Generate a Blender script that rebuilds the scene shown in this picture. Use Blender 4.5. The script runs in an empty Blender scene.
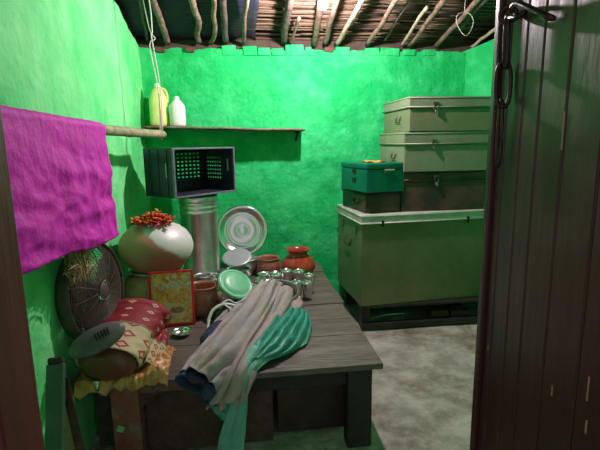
import bpy, bmesh, math, random
from math import sin, cos, pi, radians, sqrt, atan2
from mathutils import Vector, Matrix, noise as mn
random.seed(7)
SC = bpy.context.scene
COL = SC.collection

# ---------------------------------------------------------------- camera
CH, FPX = 1.5, 450.0
YAW, PIT, ROL = radians(7.2), radians(10.3), radians(.8)
_f = Vector((sin(YAW)*cos(PIT), cos(YAW)*cos(PIT), -sin(PIT)))
_r = Vector((cos(YAW), -sin(YAW), 0)); _u = _r.cross(_f)
_r2 = _r*cos(ROL) - _u*sin(ROL); _u2 = _u*cos(ROL) + _r*sin(ROL)
cd = bpy.data.cameras.new('camera'); cam = bpy.data.objects.new('camera', cd); COL.objects.link(cam)
m = Matrix((( _r2.x, _u2.x, -_f.x, 0), (_r2.y, _u2.y, -_f.y, 0), (_r2.z, _u2.z, -_f.z, CH), (0, 0, 0, 1)))
cam.matrix_world = m
cd.sensor_fit = 'HORIZONTAL'; cd.sensor_width = 36; cd.lens = 36*FPX/600; cd.clip_start = .02
SC.camera = cam
# ---------------------------------------------------------------- world, exposure
W = bpy.data.worlds.new('world'); SC.world = W; W.use_nodes = True
W.node_tree.nodes['Background'].inputs[0].default_value = (.95, .86, .95, 1)
W.node_tree.nodes['Background'].inputs[1].default_value = .62
SC.view_settings.view_transform = 'Standard'; SC.view_settings.look = 'None'
SC.view_settings.gamma = 1; SC.view_settings.use_curve_mapping = False
SC.view_settings.exposure = 0
BULB = 2900.0


def at(x, y, Y=None, Z=None, X=None):
    d = _f + _r2*((x-300)/FPX) + _u2*((225-y)/FPX)
    t = Y/d.y if Y is not None else ((Z-CH)/d.z if Z is not None else X/d.x)
    return Vector((0, 0, CH)) + d*t

# ---------------------------------------------------------------- materials
MC = {}
def mat(name, col, rough=.6, metal=0, col2=None, scale=8, mix=(.4, .65), bump=0, bscale=30, spec=.5,
        col3=None, scale3=3, mix3=(.55, .7), emit=None, stretch=(1, 1, 1), detail=6, coat=0, alpha=None, trans=0):
    if name in MC: return MC[name]
    M = bpy.data.materials.new(name); M.use_nodes = True
    nt = M.node_tree; N = nt.nodes; L = nt.links; b = N['Principled BSDF']
    def rgb(c): return (c[0], c[1], c[2], 1)
    b.inputs['Base Color'].default_value = rgb(col); b.inputs['Roughness'].default_value = rough
    b.inputs['Metallic'].default_value = metal; b.inputs['Specular IOR Level'].default_value = spec
    b.inputs['Coat Weight'].default_value = coat; b.inputs['Coat Roughness'].default_value = .15
    b.inputs['Transmission Weight'].default_value = trans
    tc = N.new('ShaderNodeTexCoord'); mp = N.new('ShaderNodeMapping'); L.new(tc.outputs['Object'], mp.inputs[0])
    mp.inputs['Scale'].default_value = stretch
    out = None
    def layer(prev, c, sc, rng, seed):
        n = N.new('ShaderNodeTexNoise'); n.inputs['Scale'].default_value = sc; n.inputs['Detail'].default_value = detail
        n.inputs['Roughness'].default_value = .65
        L.new(mp.outputs[0], n.inputs[0])
        if seed:
            mp2 = N.new('ShaderNodeMapping'); mp2.inputs['Location'].default_value = (seed, seed*2, 3)
            L.new(mp.outputs[0], mp2.inputs[0]); L.new(mp2.outputs[0], n.inputs[0])
        r = N.new('ShaderNodeMapRange'); r.inputs[1].default_value = rng[0]; r.inputs[2].default_value = rng[1]
        L.new(n.outputs[0], r.inputs[0])
        x = N.new('ShaderNodeMix'); x.data_type = 'RGBA'; L.new(r.outputs[0], x.inputs[0])
        if prev is None: x.inputs[6].default_value = rgb(col)
        else: L.new(prev, x.inputs[6])
        x.inputs[7].default_value = rgb(c)
        return x.outputs[2]
    if col2: out = layer(None, col2, scale, mix, 0)
    if col3: out = layer(out, col3, scale3, mix3, 5)
    if out is not None: L.new(out, b.inputs['Base Color'])
    if bump:
        n = N.new('ShaderNodeTexNoise'); n.inputs['Scale'].default_value = bscale; n.inputs['Detail'].default_value = 8
        L.new(mp.outputs[0], n.inputs[0])
        bp = N.new('ShaderNodeBump'); bp.inputs['Strength'].default_value = bump; bp.inputs['Distance'].default_value = .02
        L.new(n.outputs[0], bp.inputs['Height']); L.new(bp.outputs[0], b.inputs['Normal'])
    if emit:
        b.inputs['Emission Color'].default_value = rgb(emit[0]); b.inputs['Emission Strength'].default_value = emit[1]
    MC[name] = M
    return M

def wall_mat(name, base, pale, dark, pale_rng, scale):
    M = mat(name, base, .75, 0, dark, 2.2, (.5, .8), .75, 9, .3, pale, scale, pale_rng, detail=9)
    nt = M.node_tree; N = nt.nodes; L = nt.links; b = N['Principled BSDF']
    # chips in the paint with mud showing through
    src = b.inputs['Base Color'].links[0].from_socket
    n = N.new('ShaderNodeTexNoise'); n.inputs['Scale'].default_value = 6.5; n.inputs['Detail'].default_value = 10
    n.inputs['Roughness'].default_value = .6; n.inputs['Distortion'].default_value = .6
    tc = N.new('ShaderNodeTexCoord'); mp = N.new('ShaderNodeMapping'); mp.inputs['Location'].default_value = (9, 4, 2)
    L.new(tc.outputs['Object'], mp.inputs[0]); L.new(mp.outputs[0], n.inputs[0])
    r = N.new('ShaderNodeMapRange'); r.inputs[1].default_value = .70; r.inputs[2].default_value = .73
    L.new(n.outputs[0], r.inputs[0])
    x = N.new('ShaderNodeMix'); x.data_type = 'RGBA'; L.new(r.outputs[0], x.inputs[0]); L.new(src, x.inputs[6])
    x.inputs[7].default_value = (.32, .33, .2, 1); L.new(x.outputs[2], b.inputs['Base Color'])
    # fine pitting added to the broad unevenness
    bp0 = [q for q in N if q.bl_idname == 'ShaderNodeBump'][0]
    n2 = N.new('ShaderNodeTexNoise'); n2.inputs['Scale'].default_value = 55; n2.inputs['Detail'].default_value = 6
    L.new(tc.outputs['Object'], n2.inputs[0])
    b2 = N.new('ShaderNodeBump'); b2.inputs['Strength'].default_value = .35; b2.inputs['Distance'].default_value = .008
    L.new(n2.outputs[0], b2.inputs['Height']); L.new(bp0.outputs[0], b2.inputs['Normal']); L.new(b2.outputs[0], b.inputs['Normal'])
    return M

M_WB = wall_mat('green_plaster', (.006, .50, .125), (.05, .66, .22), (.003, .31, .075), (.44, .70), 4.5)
M_WL = wall_mat('green_plaster_worn_lit', (.07, .72, .19), (.26, .90, .36), (.02, .50, .13), (.34, .66), 2.2)  # paler for wear and for the brighter light painted into this wall
M_FLOOR = mat('worn_concrete', (.33, .31, .27), .7, 0, (.56, .54, .49), 6, (.40, .62), .6, 22, .4, (.17, .125, .08), 4.5, (.50, .72), detail=12)
M_MUD = mat('dark_mud', (.10, .07, .05), .9, 0, (.05, .035, .025), 6, bump=.5)
M_REED = mat('dry_reed', (.20, .135, .08), .8, 0, (.07, .045, .03), 30, stretch=(.15, 1, 1), col3=(.34, .25, .16), scale3=9, mix3=(.55, .7))
M_TARP = mat('dark_blue_sheet', (.022, .022, .045), .65, 0, (.05, .045, .07), 40, (.5, .7), .6, 60, .3, (.09, .06, .05), 25, (.55, .7), stretch=(.1, 1, 1))
M_THATCH = mat('dark_thatch', (.07, .05, .035), .9, 0, (.03, .02, .015), 9, bump=.6, bscale=50, stretch=(.2, 1, 1))
M_POLE = mat('weathered_pole', (.27, .19, .14), .7, 0, (.13, .08, .055), 14, (.4, .6), .4, 40)
M_POLED = mat('dark_pole', (.12, .09, .08), .7, 0, (.06, .04, .03), 14, (.4, .6), .4, 40)
M_POLEP = mat('pale_pole', (.46, .38, .28), .65, 0, (.26, .19, .13), 14, (.45, .7), .3, 40)
M_BAMBOO = mat('bamboo', (.42, .40, .24), .5, 0, (.22, .19, .11), 18, (.4, .65), .2, 40)
M_TABLE = mat('grey_table_wood', (.150, .118, .105), .5, 0, (.085, .062, .052), 9, (.35, .65), .35, 26, .5, (.235, .20, .185), 5, (.5, .75), stretch=(.5, 2.5, 1))
M_TABLER = mat('reddish_leg_wood', (.30, .095, .07), .6, 0, (.18, .058, .045), 12, bump=.3, col3=(.26, .19, .17), scale3=9, mix3=(.55, .7))
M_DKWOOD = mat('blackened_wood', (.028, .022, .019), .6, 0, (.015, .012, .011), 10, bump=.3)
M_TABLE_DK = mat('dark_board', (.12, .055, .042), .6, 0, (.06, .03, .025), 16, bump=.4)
M_DOOR = mat('dark_door_paint', (.058, .014, .010), .38, 0, (.035, .010, .008), 7, (.35, .7), .12, 14, .5, stretch=(2, 2, .5), coat=.12)
M_FRAME = mat('red_brown_frame', (.105, .022, .014), .45, 0, (.06, .014, .010), 7, (.4, .7), .15, 20, stretch=(3, 3, .4))
M_IRON = mat('dark_iron', (.03, .022, .02), .42, .7, (.09, .045, .03), 30, bump=.2)
M_OLIVE = mat('olive_trunk_paint', (.185, .20, .115), .42, .15, (.13, .17, .085), 3, (.4, .7), .15, 14, .5, (.20, .13, .08), 4.5, (.66, .72))
M_OLIVE_P = mat('pale_olive_trunk_paint', (.235, .265, .18), .45, .15, (.18, .21, .13), 4, (.4, .7), .15, 14, .5, (.22, .14, .09), 5, (.66, .73))
M_OLIVE_D = mat('deep_olive_trunk_paint', (.20, .205, .10), .30, .2, (.13, .145, .06), 3, (.4, .7), .15, 10, .5, (.17, .17, .10), 3.4, (.6, .72))
M_LIDGREY = mat('grey_white_lid_paint', (.50, .53, .47), .5, .1, (.36, .39, .33), 9, (.45, .7), .15, 20, .5, (.25, .17, .11), 8, (.66, .72))
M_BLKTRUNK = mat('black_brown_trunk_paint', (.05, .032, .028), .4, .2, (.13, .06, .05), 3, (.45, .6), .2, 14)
M_TEAL = mat('teal_green_paint', (.006, .17, .105), .32, .15, (.004, .13, .08), 5, bump=.08)
M_STEELD = mat('dull_clasp_metal', (.30, .29, .26), .4, .9, (.12, .10, .08), 40)
M_STEEL = mat('polished_steel', (.84, .83, .84), .22, 1, bump=.04, bscale=10)
M_STEEL2 = mat('brushed_steel', (.82, .81, .82), .36, 1, (.66, .66, .66), 9, bump=.08, bscale=14)
M_ALU = mat('dull_aluminium', (.66, .67, .68), .38, 1, (.52, .52, .52), 8)
M_COPPER = mat('tarnished_pot_metal', (.48, .18, .125), .45, .1, (.33, .12, .085), 5, (.4, .7), .1, 12, .5, (.52, .34, .27), 3, (.55, .75))
M_CLAYRED = mat('red_glazed_clay', (.34, .035, .02), .22, 0, (.48, .09, .035), 6, coat=.5)
M_CRATE = mat('dark_blue_crate_plastic', (.022, .028, .042), .38, 0, (.032, .038, .055), 8)
M_GREENPL = mat('mint_plastic', (.15, .56, .30), .35, 0, (.24, .64, .40), 12)
M_JUG = mat('yellow_jug_plastic', (.74, .80, .30), .35, 0, (.62, .70, .2), 7)
M_WHITEPL = mat('white_plastic', (.80, .82, .78), .35)
M_CAPW = mat('cap_plastic', (.85, .86, .8), .4)
M_ROPE = mat('pale_rope', (.62, .62, .54), .8)
M_ROPER = mat('brown_string', (.55, .25, .16), .8)
M_PINK = mat('magenta_cloth', (.70, .006, .52), .7, 0, (.60, .005, .44), 6, bump=.5, bscale=22)
M_RED = mat('red_flower', (.60, .015, .012), .6)
M_ORANGE = mat('orange_flower', (.75, .28, .04), .6)
M_FANBR = mat('dusty_brown_fan_paint', (.13, .085, .078), .6, .1, (.08, .052, .045), 18)
M_FANGR = mat('grey_fan_plastic', (.17, .155, .155), .45, 0, (.11, .10, .10), 12)
M_STRAW = mat('dry_straw', (.55, .38, .19), .7, 0, (.24, .16, .08), 30)
M_GARM = mat('grey_mauve_garment_cloth', (.44, .39, .40), .8, 0, (.34, .31, .33), 7, (.4, .65), .15, 60, .3, (.46, .33, .31), 4, (.52, .68))
M_GARMP = mat('dusty_pink_garment_cloth', (.46, .35, .34), .8, 0, (.38, .33, .34), 7, (.4, .65), .15, 60, .3)
M_NAVY = mat('navy_lining', (.03, .04, .10), .8, 0, (.05, .06, .14), 12)
M_TEALC = mat('teal_satin', (.05, .36, .27), .42, 0, (.03, .25, .19), 8, bump=.2, bscale=18)
M_SATIN = mat('gold_cream_satin', (.66, .34, .12), .4, 0, (.42, .18, .05), 7, (.45, .6), bump=.3, bscale=12, col3=(.82, .54, .36), scale3=6)
M_VESSEL = mat('brown_vessel_metal', (.23, .075, .05), .35, .15, (.16, .05, .035), 7)
M_GRPOST = mat('green_grey_post_paint', (.045, .10, .065), .5, 0, (.08, .12, .09), 12, bump=.25, bscale=40)
M_TAN = mat('tan_wood', (.36, .24, .12), .7, 0, (.26, .17, .08), 9, bump=.2)
M_BRICK = mat('brick', (.16, .075, .05), .9, 0, (.10, .05, .035), 14, bump=.5)
M_BULB = mat('lit_bulb', (1, 1, 1), .4, emit=((1, .80, .86), BULB))
M_WHITEC = mat('bulb_holder', (.7, .7, .68), .4)
M_BLKPL = mat('black_plastic', (.02, .02, .02), .4)

# ---------------------------------------------------------------- mesh builder
class MB:
    def __init__(s): s.v = []; s.f = []
    def box(s, c, size, rot=None):
        n = len(s.v); R = rot or Matrix.Identity(3)
        for dx in (-.5, .5):
            for dy in (-.5, .5):
                for dz in (-.5, .5):
                    s.v.append(Vector(c) + R @ Vector((dx*size[0], dy*size[1], dz*size[2])))
        for q in ((0, 1, 3, 2), (4, 6, 7, 5), (0, 4, 5, 1), (2, 3, 7, 6), (0, 2, 6, 4), (1, 5, 7, 3)):
            s.f.append([n+i for i in q])
        return s
    def tube(s, pts, r, seg=8, caps=True, closed=False, flat=1.0):
        P = [Vector(p) for p in pts]; K = len(P); n0 = len(s.v)
        R = r if isinstance(r, (list, tuple)) else [r]*K
        up = None
        for i in range(K):
            if closed: t = (P[(i+1) % K] - P[i-1])
            else: t = P[min(i+1, K-1)] - P[max(i-1, 0)]
            t.normalize()
            if up is None: up = Vector((0, 0, 1)) if abs(t.z) < .9 else Vector((1, 0, 0))
            a = up - t*up.dot(t)
            if a.length < 1e-4: a = t.orthogonal()
            a.normalize(); up = a; b = t.cross(a)
            for k in range(seg):
                w = 2*pi*k/seg; s.v.append(P[i] + (a*cos(w)*flat + b*sin(w))*R[i])
        for i in range(K if closed else K-1):
            for k in range(seg):
                j = (i+1) % K
                s.f.append([n0+i*seg+k, n0+i*seg+(k+1) % seg, n0+j*seg+(k+1) % seg, n0+j*seg+k])
        if caps and not closed:
            s.f.append([n0+k for k in range(seg)][::-1]); s.f.append([n0+(K-1)*seg+k for k in range(seg)])
        return s
    def lathe(s, prof, c=(0, 0, 0), seg=40, rot=None, squash=(1, 1)):
        n0 = len(s.v); R = rot or Matrix.Identity(3); c = Vector(c); idx = []
        for (r, z) in prof:
            if r < 1e-5: idx.append([len(s.v)]); s.v.append(c + R @ Vector((0, 0, z)))
            else:
                idx.append(list(range(len(s.v), len(s.v)+seg)))
                for k in range(seg):
                    w = 2*pi*k/seg; s.v.append(c + R @ Vector((r*cos(w)*squash[0], r*sin(w)*squash[1], z)))
        for a, b in zip(idx, idx[1:]):
            if len(a) == 1 and len(b) == 1: continue
            for k in range(seg):
                k2 = (k+1) % seg
                if len(a) == 1: s.f.append([a[0], b[k2], b[k]])
                elif len(b) == 1: s.f.append([a[k], a[k2], b[0]])
                else: s.f.append([a[k], a[k2], b[k2], b[k]])
        return s
    def grid(s, fn, nu, nv, closeu=False):
        n0 = len(s.v)
        for i in range(nu+1):
            for j in range(nv+1): s.v.append(Vector(fn(i/nu, j/nv)))
        for i in range(nu):
            for j in range(nv):
                a = n0+i*(nv+1)+j; s.f.append([a, a+nv+1, a+nv+2, a+1])
        return s
    def build(s, name, material, parent=None, smooth=True, bevel=0, solid=0, sub=0, mats=None, fm=None):
        me = bpy.data.meshes.new(name); me.from_pydata([tuple(v) for v in s.v], [], s.f); me.update()
        bm = bmesh.new(); bm.from_mesh(me); bmesh.ops.recalc_face_normals(bm, faces=bm.faces); bm.to_mesh(me); bm.free()
        me.materials.append(material)
        for mm in (mats or []): me.materials.append(mm)
        if fm:
            for p in me.polygons: p.material_index = fm(p)
        if smooth:
            for p in me.polygons: p.use_smooth = True
        o = bpy.data.objects.new(name, me); COL.objects.link(o)
        if parent: o.parent = parent
        if bevel:
            b = o.modifiers.new('bevel', 'BEVEL'); b.width = bevel; b.segments = 2; b.limit_method = 'ANGLE'
        if solid:
            b = o.modifiers.new('solid', 'SOLIDIFY'); b.thickness = solid; b.offset = 0
        if sub:
            b = o.modifiers.new('sub', 'SUBSURF'); b.levels = sub; b.render_levels = sub
        if smooth and bevel:
            for p in me.polygons: p.use_smooth = False
        return o

def tag(o, label=None, cat=None, group=None, kind=None):
    if label: o['label'] = label
    if cat: o['category'] = cat
    if group: o['group'] = group
    if kind: o['kind'] = kind
    return o
def thing(name, loc, rz, label, cat, group=None):
    o = bpy.data.objects.new(name, None); COL.objects.link(o); o.empty_display_size = .05
    o.location = loc; o.rotation_euler = (0, 0, rz)
    return tag(o, label, cat, group)
def Rz(a): return Matrix.Rotation(a, 3, 'Z')
def Rx(a): return Matrix.Rotation(a, 3, 'X')
def Ry(a): return Matrix.Rotation(a, 3, 'Y')
def N3(x, y, z=0, s=1): return mn.noise(Vector((x*s, y*s, z*s)))
def cr(pts, t):
    """Catmull-Rom through pts, t in 0..1"""
    K = len(pts)-1; x = min(max(t*K, 0), K-1e-6); i = int(x); u = x-i
    p = [pts[max(min(i+k, K), 0)] for k in (-1, 0, 1, 2)]
    return .5*((2*p[1]) + (p[2]-p[0])*u + (2*p[0]-5*p[1]+4*p[2]-p[3])*u*u + (3*p[1]-p[0]-3*p[2]+p[3])*u**3)
def smooth_path(pts, n): 
    P = [Vector(p) for p in pts]; return [cr(P, i/(n-1)) for i in range(n)]

# ================================================================ SETTING
XL, YB, XR = -.82, 4.10, 2.26
def roof_z(Y): return 2.345 + .22*(YB - Y)
# floor
fl = MB().grid(lambda u, v: (-.9+3.3*u, .2+4.1*v, .006*N3(u*9, v*9)-.006), 60, 60).build('floor', M_FLOOR); tag(fl, kind='structure')
# outside ground at the doorstep
g = MB().box((0.6, -1.2, -.1), (6, 2.8, .1)).build('trim_1', M_MUD, smooth=False); tag(g, kind='structure')
# back wall, uneven plaster with a ragged top
def wb(u, v):
    X = XL-.06 + (XR+.12-XL)*u
    top = roof_z(YB) - .045 + .016*N3(X*7, 3) + .01*N3(X*23, 9)
    return (X, YB + .014*N3(X*3, v*5) + .007*N3(X*9, v*20, 4) + .005*abs(N3(X*22, v*50, 6)) + .002*N3(X*60, v*130, 8) + .012*max(0, N3(X*5, v*11, 14)-.32), top*v)
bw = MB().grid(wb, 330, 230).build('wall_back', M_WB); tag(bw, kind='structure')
# painted bricks packed between the poles on top of the back wall
for (x0, x1, h) in ((222, 236, 9), (243, 257, 8), (258, 270, 6), (272, 284, 5), (286, 304, 10), (306, 312, 7), (336, 350, 7), (366, 380, 6), (381, 400, 6), (404, 416, 4), (424, 436, 4)):
    a, b = at(x0, 53, Y=YB-.02), at(x1, 53, Y=YB-.02)
    MB().box(((a.x+b.x)/2, YB+.035, a.z-.005+h/300), (b.x-a.x, .09, h/170+.03), Rz(random.uniform(-.06, .06)) @ Ry(random.uniform(-.05, .05))).build('brick', M_WB, bw, smooth=False, bevel=.006)
for (x, m_) in ((190, M_BRICK), (160, M_BRICK), (329, M_BRICK)):
    a = at(x, 51, Y=YB-.02)
    MB().box((a.x, YB+.02, a.z+.012), (.08, .09, .04), Ry(.08)).build('brick', m_, bw, smooth=False, bevel=.008)
# outer thickness of the walls, up to the roof
for (c_, s_) in (((.7, YB+.19, 1.17), (3.6, .26, 2.40)), ((XL-.16, 2.3, 1.3), (.22, 4.0, 2.60)), ((XR+.16, 2.3, 1.3), (.22, 4.0, 2.60))):
    o = MB(); y0_, y1_ = c_[1]-s_[1]/2, c_[1]+s_[1]/2; x0_, x1_ = c_[0]-s_[0]/2, c_[0]+s_[0]/2
    o.v = [Vector((x, y, z)) for x in (x0_, x1_) for y in (y0_, y1_) for z in (0, roof_z(y)+.09)]
    o.f = [[0, 1, 3, 2], [4, 6, 7, 5], [0, 4, 5, 1], [2, 3, 7, 6], [0, 2, 6, 4], [1, 5, 7, 3]]
    tag(o.build('trim_2', M_MUD, smooth=False), kind='structure')
# left wall
def wl(u, v):
    Y = .5 + (YB+.05-.5)*u
    return (XL + .016*N3(Y*3, v*5, 7) + .008*N3(Y*9, v*20, 2) + .004*abs(N3(Y*22, v*50, 6)) + .002*N3(Y*60, v*130, 8) + .02*max(0, Y-3.9), Y, (roof_z(Y)-.03+.012*N3(Y*8, 1))*v)
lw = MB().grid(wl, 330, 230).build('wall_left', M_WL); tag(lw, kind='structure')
# right wall, rounding into the back wall
def wr(u, v):
    Y = .5 + (YB+.05-.5)*u
    return (XR - .22*max(0, (Y-3.55)/.6)**2 + .016*N3(Y*3, v*5, 17), Y, (roof_z(Y)-.03)*v)
rw = MB().grid(wr, 90, 60).build('wall_right', M_WB); tag(rw, kind='structure')
# front wall around the doorway
fw = MB()
fw.box((-.68, .52, 1.55), (.5, .16, 3.1)).box((1.44, .36, 1.55), (1.8, .12, 3.1)).box((.05, .50, 2.68), (1.0, .16, .80))
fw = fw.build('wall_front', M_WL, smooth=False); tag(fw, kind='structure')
# roof: dark layer, then reeds below it, then poles
rf = MB().grid(lambda u, v: (-1.25+4.0*u, .3+4.6*v, roof_z(.3+4.6*v)+.11), 8, 8).build('ceiling', M_THATCH, solid=.02); tag(rf, kind='structure')
rs = MB()
for i in range(250):
    Y = 1.9 + 2.3*((i*.618) % 1); x0 = -.95+random.uniform(0, 1.2)+ (1.9 if i % 2 else 0)*random.random(); x1 = min(x0+random.uniform(.9, 2.1), 2.35)
    dy = random.uniform(-.06, .06); z = roof_z(Y)+.062+random.uniform(0, .03)
    pts = [(x0+(x1-x0)*k/5, Y+dy*k/5+.012*N3(i, k), z-.22*dy*k/5+.008*N3(i, k, 5)) for k in range(6)]
    rs.tube(pts, random.uniform(.004, .0085), 5)
tag(rs.build('thatch_reeds', M_REED), 'dry brown reeds packed crosswise as thatch above the roof poles', 'thatch', kind='stuff')
# dark blue sheet under the left side of the thatch
tp = MB().grid(lambda u, v: (-.86+1.02*u+.02*N3(v*6, 2), 1.9+2.25*v, roof_z(1.9+2.25*v)+.052-.02*N3(u*5, v*6)), 30, 40).build('tarpaulin', M_TARP, solid=.003)
tag(tp, 'dark blue plastic sheet lining the left part of the thatch', 'sheet')
# roof poles: from the wall top (pixel a) toward the viewer (pixel b), lying just under the reeds
def on_roof(x, y, off):
    d = _f + _r2*((x-300)/FPX) + _u2*((225-y)/FPX)
    t = (2.345+off+.22*YB-CH)/(d.z+.22*d.y)
    return Vector((0, 0, CH)) + d*t
POLES = [((150, 52), (139, -8), 3.0, M_POLED, 'thin dark roof pole at the left wall corner'),
 ((171, 52), (150, -10), 4.6, M_POLE, 'thick brown roof pole nearest right of the hanging rope'),
 ((205, 42), (189, -10), 4.4, M_POLE, 'bent brown roof pole ending short of the back wall'),
 ((217, 52), (213, -10), 3.4, M_POLE, 'straight roof pole right beside the short bent pole'),
 ((226, 52), (223, -10), 5.0, M_POLED, 'broad dark roof pole above the left end of the brick row'),
 ((242, 52), (247, -10), 3.2, M_POLE, 'brown roof pole right of the broad dark pole'),
 ((282, 52), (291, -10), 5.6, M_POLED, 'thickest blue grey roof pole left of the bulb'),
 ((288, 51), (299, 18), 2.4, M_POLE, 'short thin roof pole tucked beside the thickest grey pole'),
 ((313, 53), (322, -10), 4.6, M_POLE, 'brown roof pole passing right above the lit bulb'),
 ((322, 53), (340, -10), 4.0, M_POLE, 'roof pole just right of the lit bulb'),
 ((331, 53), (369, -10), 3.6, M_POLEP, 'pale straight roof pole two to the right of the bulb'),
 ((362, 53), (403, -10), 3.6, M_POLE, 'slanting brown roof pole above the middle of the back wall'),
 ((385, 40), (414, -8), 2.0, M_POLED, 'thin dark slanting roof pole left of the short pale stick'),
 ((398, 51), (427, 7), 2.6, M_POLEP, 'short pale crooked stick tied under the roof'),
 ((404, 53), (452, -10), 4.2, M_POLE, 'dark brown roof pole right of the short pale stick'),
 ((428, 54), (484, -6), 3.8, M_POLE, 'slanting roof pole reaching the hanging wire loop'),
 ((461, 54), (500, 26), 2.6, M_POLEP, 'thin pale roof pole over the right back corner'),
 ((458, 28), (490, -8), 6.0, M_POLED, 'stubby thick dark log under the roof near the door')]
for i, (a, b, wpx, m_, lab) in enumerate(POLES):
    off = .0 + (.028 if m_ is M_POLED else .012)
    A = on_roof(a[0], a[1], off); B = on_roof(b[0], b[1], off-.01)
    if A.y > YB+.02: A = A + (B-A)*((A.y-YB-.02)/(A.y-B.y))
    r_ = wpx/2/125*1.35
    K = 12; sd = (B-A).cross(Vector((0, 0, 1))).normalized()
    pts = []
    for k in range(K):
        u = k/(K-1); amp = .035 if 'bent' in lab else .012
        pts.append(A.lerp(B, u) + sd*(amp*N3(i*3.1, u*3.0) + (.05*(1-u)**3 if 'bent' in lab else 0)) + Vector((0, 0, .008*N3(i, u*4))))
    tag(MB().tube(pts, [r_*(1+.15*N3(i, k*.9, 3)) for k in range(K)], 9).build('roof_pole', m_), lab, 'pole', 'poles holding up the thatch')
# wire loop hanging from the roof
c = at(465, 24, Y=3.3)
pts = [c + Vector((.062*cos(w)+.012*sin(2*w), .02*sin(w), .085*sin(w))) for w in [2*pi*k/26 for k in range(26)]]
tag(MB().tube(pts, .0022, 5, closed=True).tube([c+Vector((0, .02, .085)), c+Vector((.01, .03, .17)), c+Vector((.0, .03, roof_z(3.3)+.03-c.z))], .0022, 5).build('wire_loop', M_ROPE), 'pale wire loop hanging from the roof poles at the right', 'wire')

# ---------------------------------------------------------------- bulb
bp = at(323, 4, Y=3.12)
bl = thing('light_bulb', bp, 0, 'lit white bulb hanging under the thatch', 'lamp')
prof = [(0, -.034), (.016, -.031), (.027, -.02), (.032, -.004), (.029, .012), (.019, .03), (.014, .042)]
MB().lathe(prof, seg=20).build('bulb_glass', M_BULB, bl)
MB().lathe([(0, .04), (.016, .04), (.018, .05), (.018, .085), (.008, .095), (0, .095)], seg=20).build('bulb_holder', M_WHITEC, bl)
MB().tube([(0, 0, .09), (.005, .01, .13), (.002, .02, roof_z(3.12)+.06-bp.z)], .003, 6).build('cord', M_BLKPL, bl)

# ---------------------------------------------------------------- door frame (left) and open leaf (right)
fr = MB()
fr.box((-.345, .57, 1.1), (.105, .10, 2.2)).box((-.375, .50, 1.1), (.10, .10, 2.2))
fr = fr.build('door_1', M_FRAME, smooth=False, bevel=.006); tag(fr, kind='structure')
MB().box((.06, .56, 2.24), (.85, .12, .09)).build('door_frame', M_FRAME, fr, smooth=False, bevel=.006)
MB().box((.50, .40, 1.1), (.06, .10, 2.2)).build('door_frame', M_FRAME, fr, smooth=False, bevel=.006)
FE = Vector((.522, .90, 0)); HG = Vector((.458, .45, 0)); dv = (HG-FE); DL = dv.length; ang = atan2(dv.y, dv.x)
dl = bpy.data.objects.new('door_2', None); COL.objects.link(dl); dl.location = FE; dl.rotation_euler = (0, 0, ang); tag(dl, kind='structure')
# local: x along the leaf from the free edge, y: negative side faces the room's left
side = 1 if (Rz(ang) @ Vector((0, 1, 0))).dot(Vector((-1, -.5, 0))) > 0 else -1
def leaf_x(px):
    p0 = FE; n = Vector((-dv.y, dv.x, 0)).normalized(); d = _f + _r2*((px-300)/FPX)
    t = (p0-Vector((0, 0, CH))).dot(n)/d.dot(n); return ((Vector((0, 0, CH))+d*t)-FE).dot(dv.normalized())
xs = [0] + [leaf_x(q) for q in (489, 499, 514, 530, 556, 593)] + [DL]
for a, b in zip(xs, xs[1:]):
    MB().box(((a+b)/2, -side*.017, 1.05), (b-a-.003, .034, 2.08)).build('plank', M_DOOR, dl, smooth=False, bevel=.0035)
MB().box((.012, side*.004, 1.05), (.022, .012, 2.08)).build('edge_strip', M_DOOR, dl, smooth=False, bevel=.003)
MB().box((DL/2, -side*.034, 1.05), (DL, .008, 2.04)).build('back_board', M_DOOR, dl, smooth=False)
LFY = side*.001
# hasp chain on the free edge
def on_leaf(x, y, off=.012):
    n = Rz(ang) @ Vector((0, side, 0)); p0 = FE + n*off
    d = _f + _r2*((x-300)/FPX) + _u2*((225-y)/FPX)
    t = (p0-Vector((0, 0, CH))).dot(n)/d.dot(n)
    w = Vector((0, 0, CH)) + d*t - FE
    return Rz(-ang) @ w
chn = bpy.data.objects.new('door_chain', None); COL.objects.link(chn); chn.location = FE; chn.rotation_euler = (0, 0, ang)
tag(chn, 'dark iron latch chain hanging from the edge of the open door', 'chain')
def ring(mb, c, a, b, r, rot=None, n=24, e=1.0):
    R = rot or Matrix.Identity(3)
    pts = []
    for k in range(n):
        w = 2*pi*k/n; x = cos(w); z = sin(w)
        pts.append(Vector(c) + R @ Vector((a*math.copysign(abs(x)**e, x), 0, b*math.copysign(abs(z)**e, z))))
    mb.tube(pts, r, 7, closed=True); return mb
p = on_leaf(508, 15, .018); ring(MB(), p, .0135, .0135, .0042, Rz(1.25)).build('ring', M_IRON, chn)
q = on_leaf(548, 17, .012)
MB().tube(smooth_path([p+Vector((.012, side*.001, .004)), p+Vector((.05, side*.006, .006)), q+Vector((0, side*.004, .002)), q+Vector((.012, side*-.006, -.006))], 12), [.0050]*8+[.0055, .005, .004, .003], 7).build('staple', M_IRON, chn)  # this bar and the next stand in for the blurred shadow beside the ring
MB().tube([p+Vector((.012, side*.001, -.008)), p+Vector((.035, 0, -.014)), p+Vector((.06, -side*.004, -.010))], .0045, 7).build('staple', M_IRON, chn)
for (px, ya, yb) in ((552, 385, 396), (588, 376, 402), (586, 420, 434), (563, 112, 150), (468+20, 345, 350)):
    a_ = on_leaf(px, ya, .001); b_ = on_leaf(px, yb, .001)
    MB().box((a_+b_)/2, (.0022, .0015, (a_-b_).length)).build('paint_drip', M_TAN, dl, smooth=False)
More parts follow.
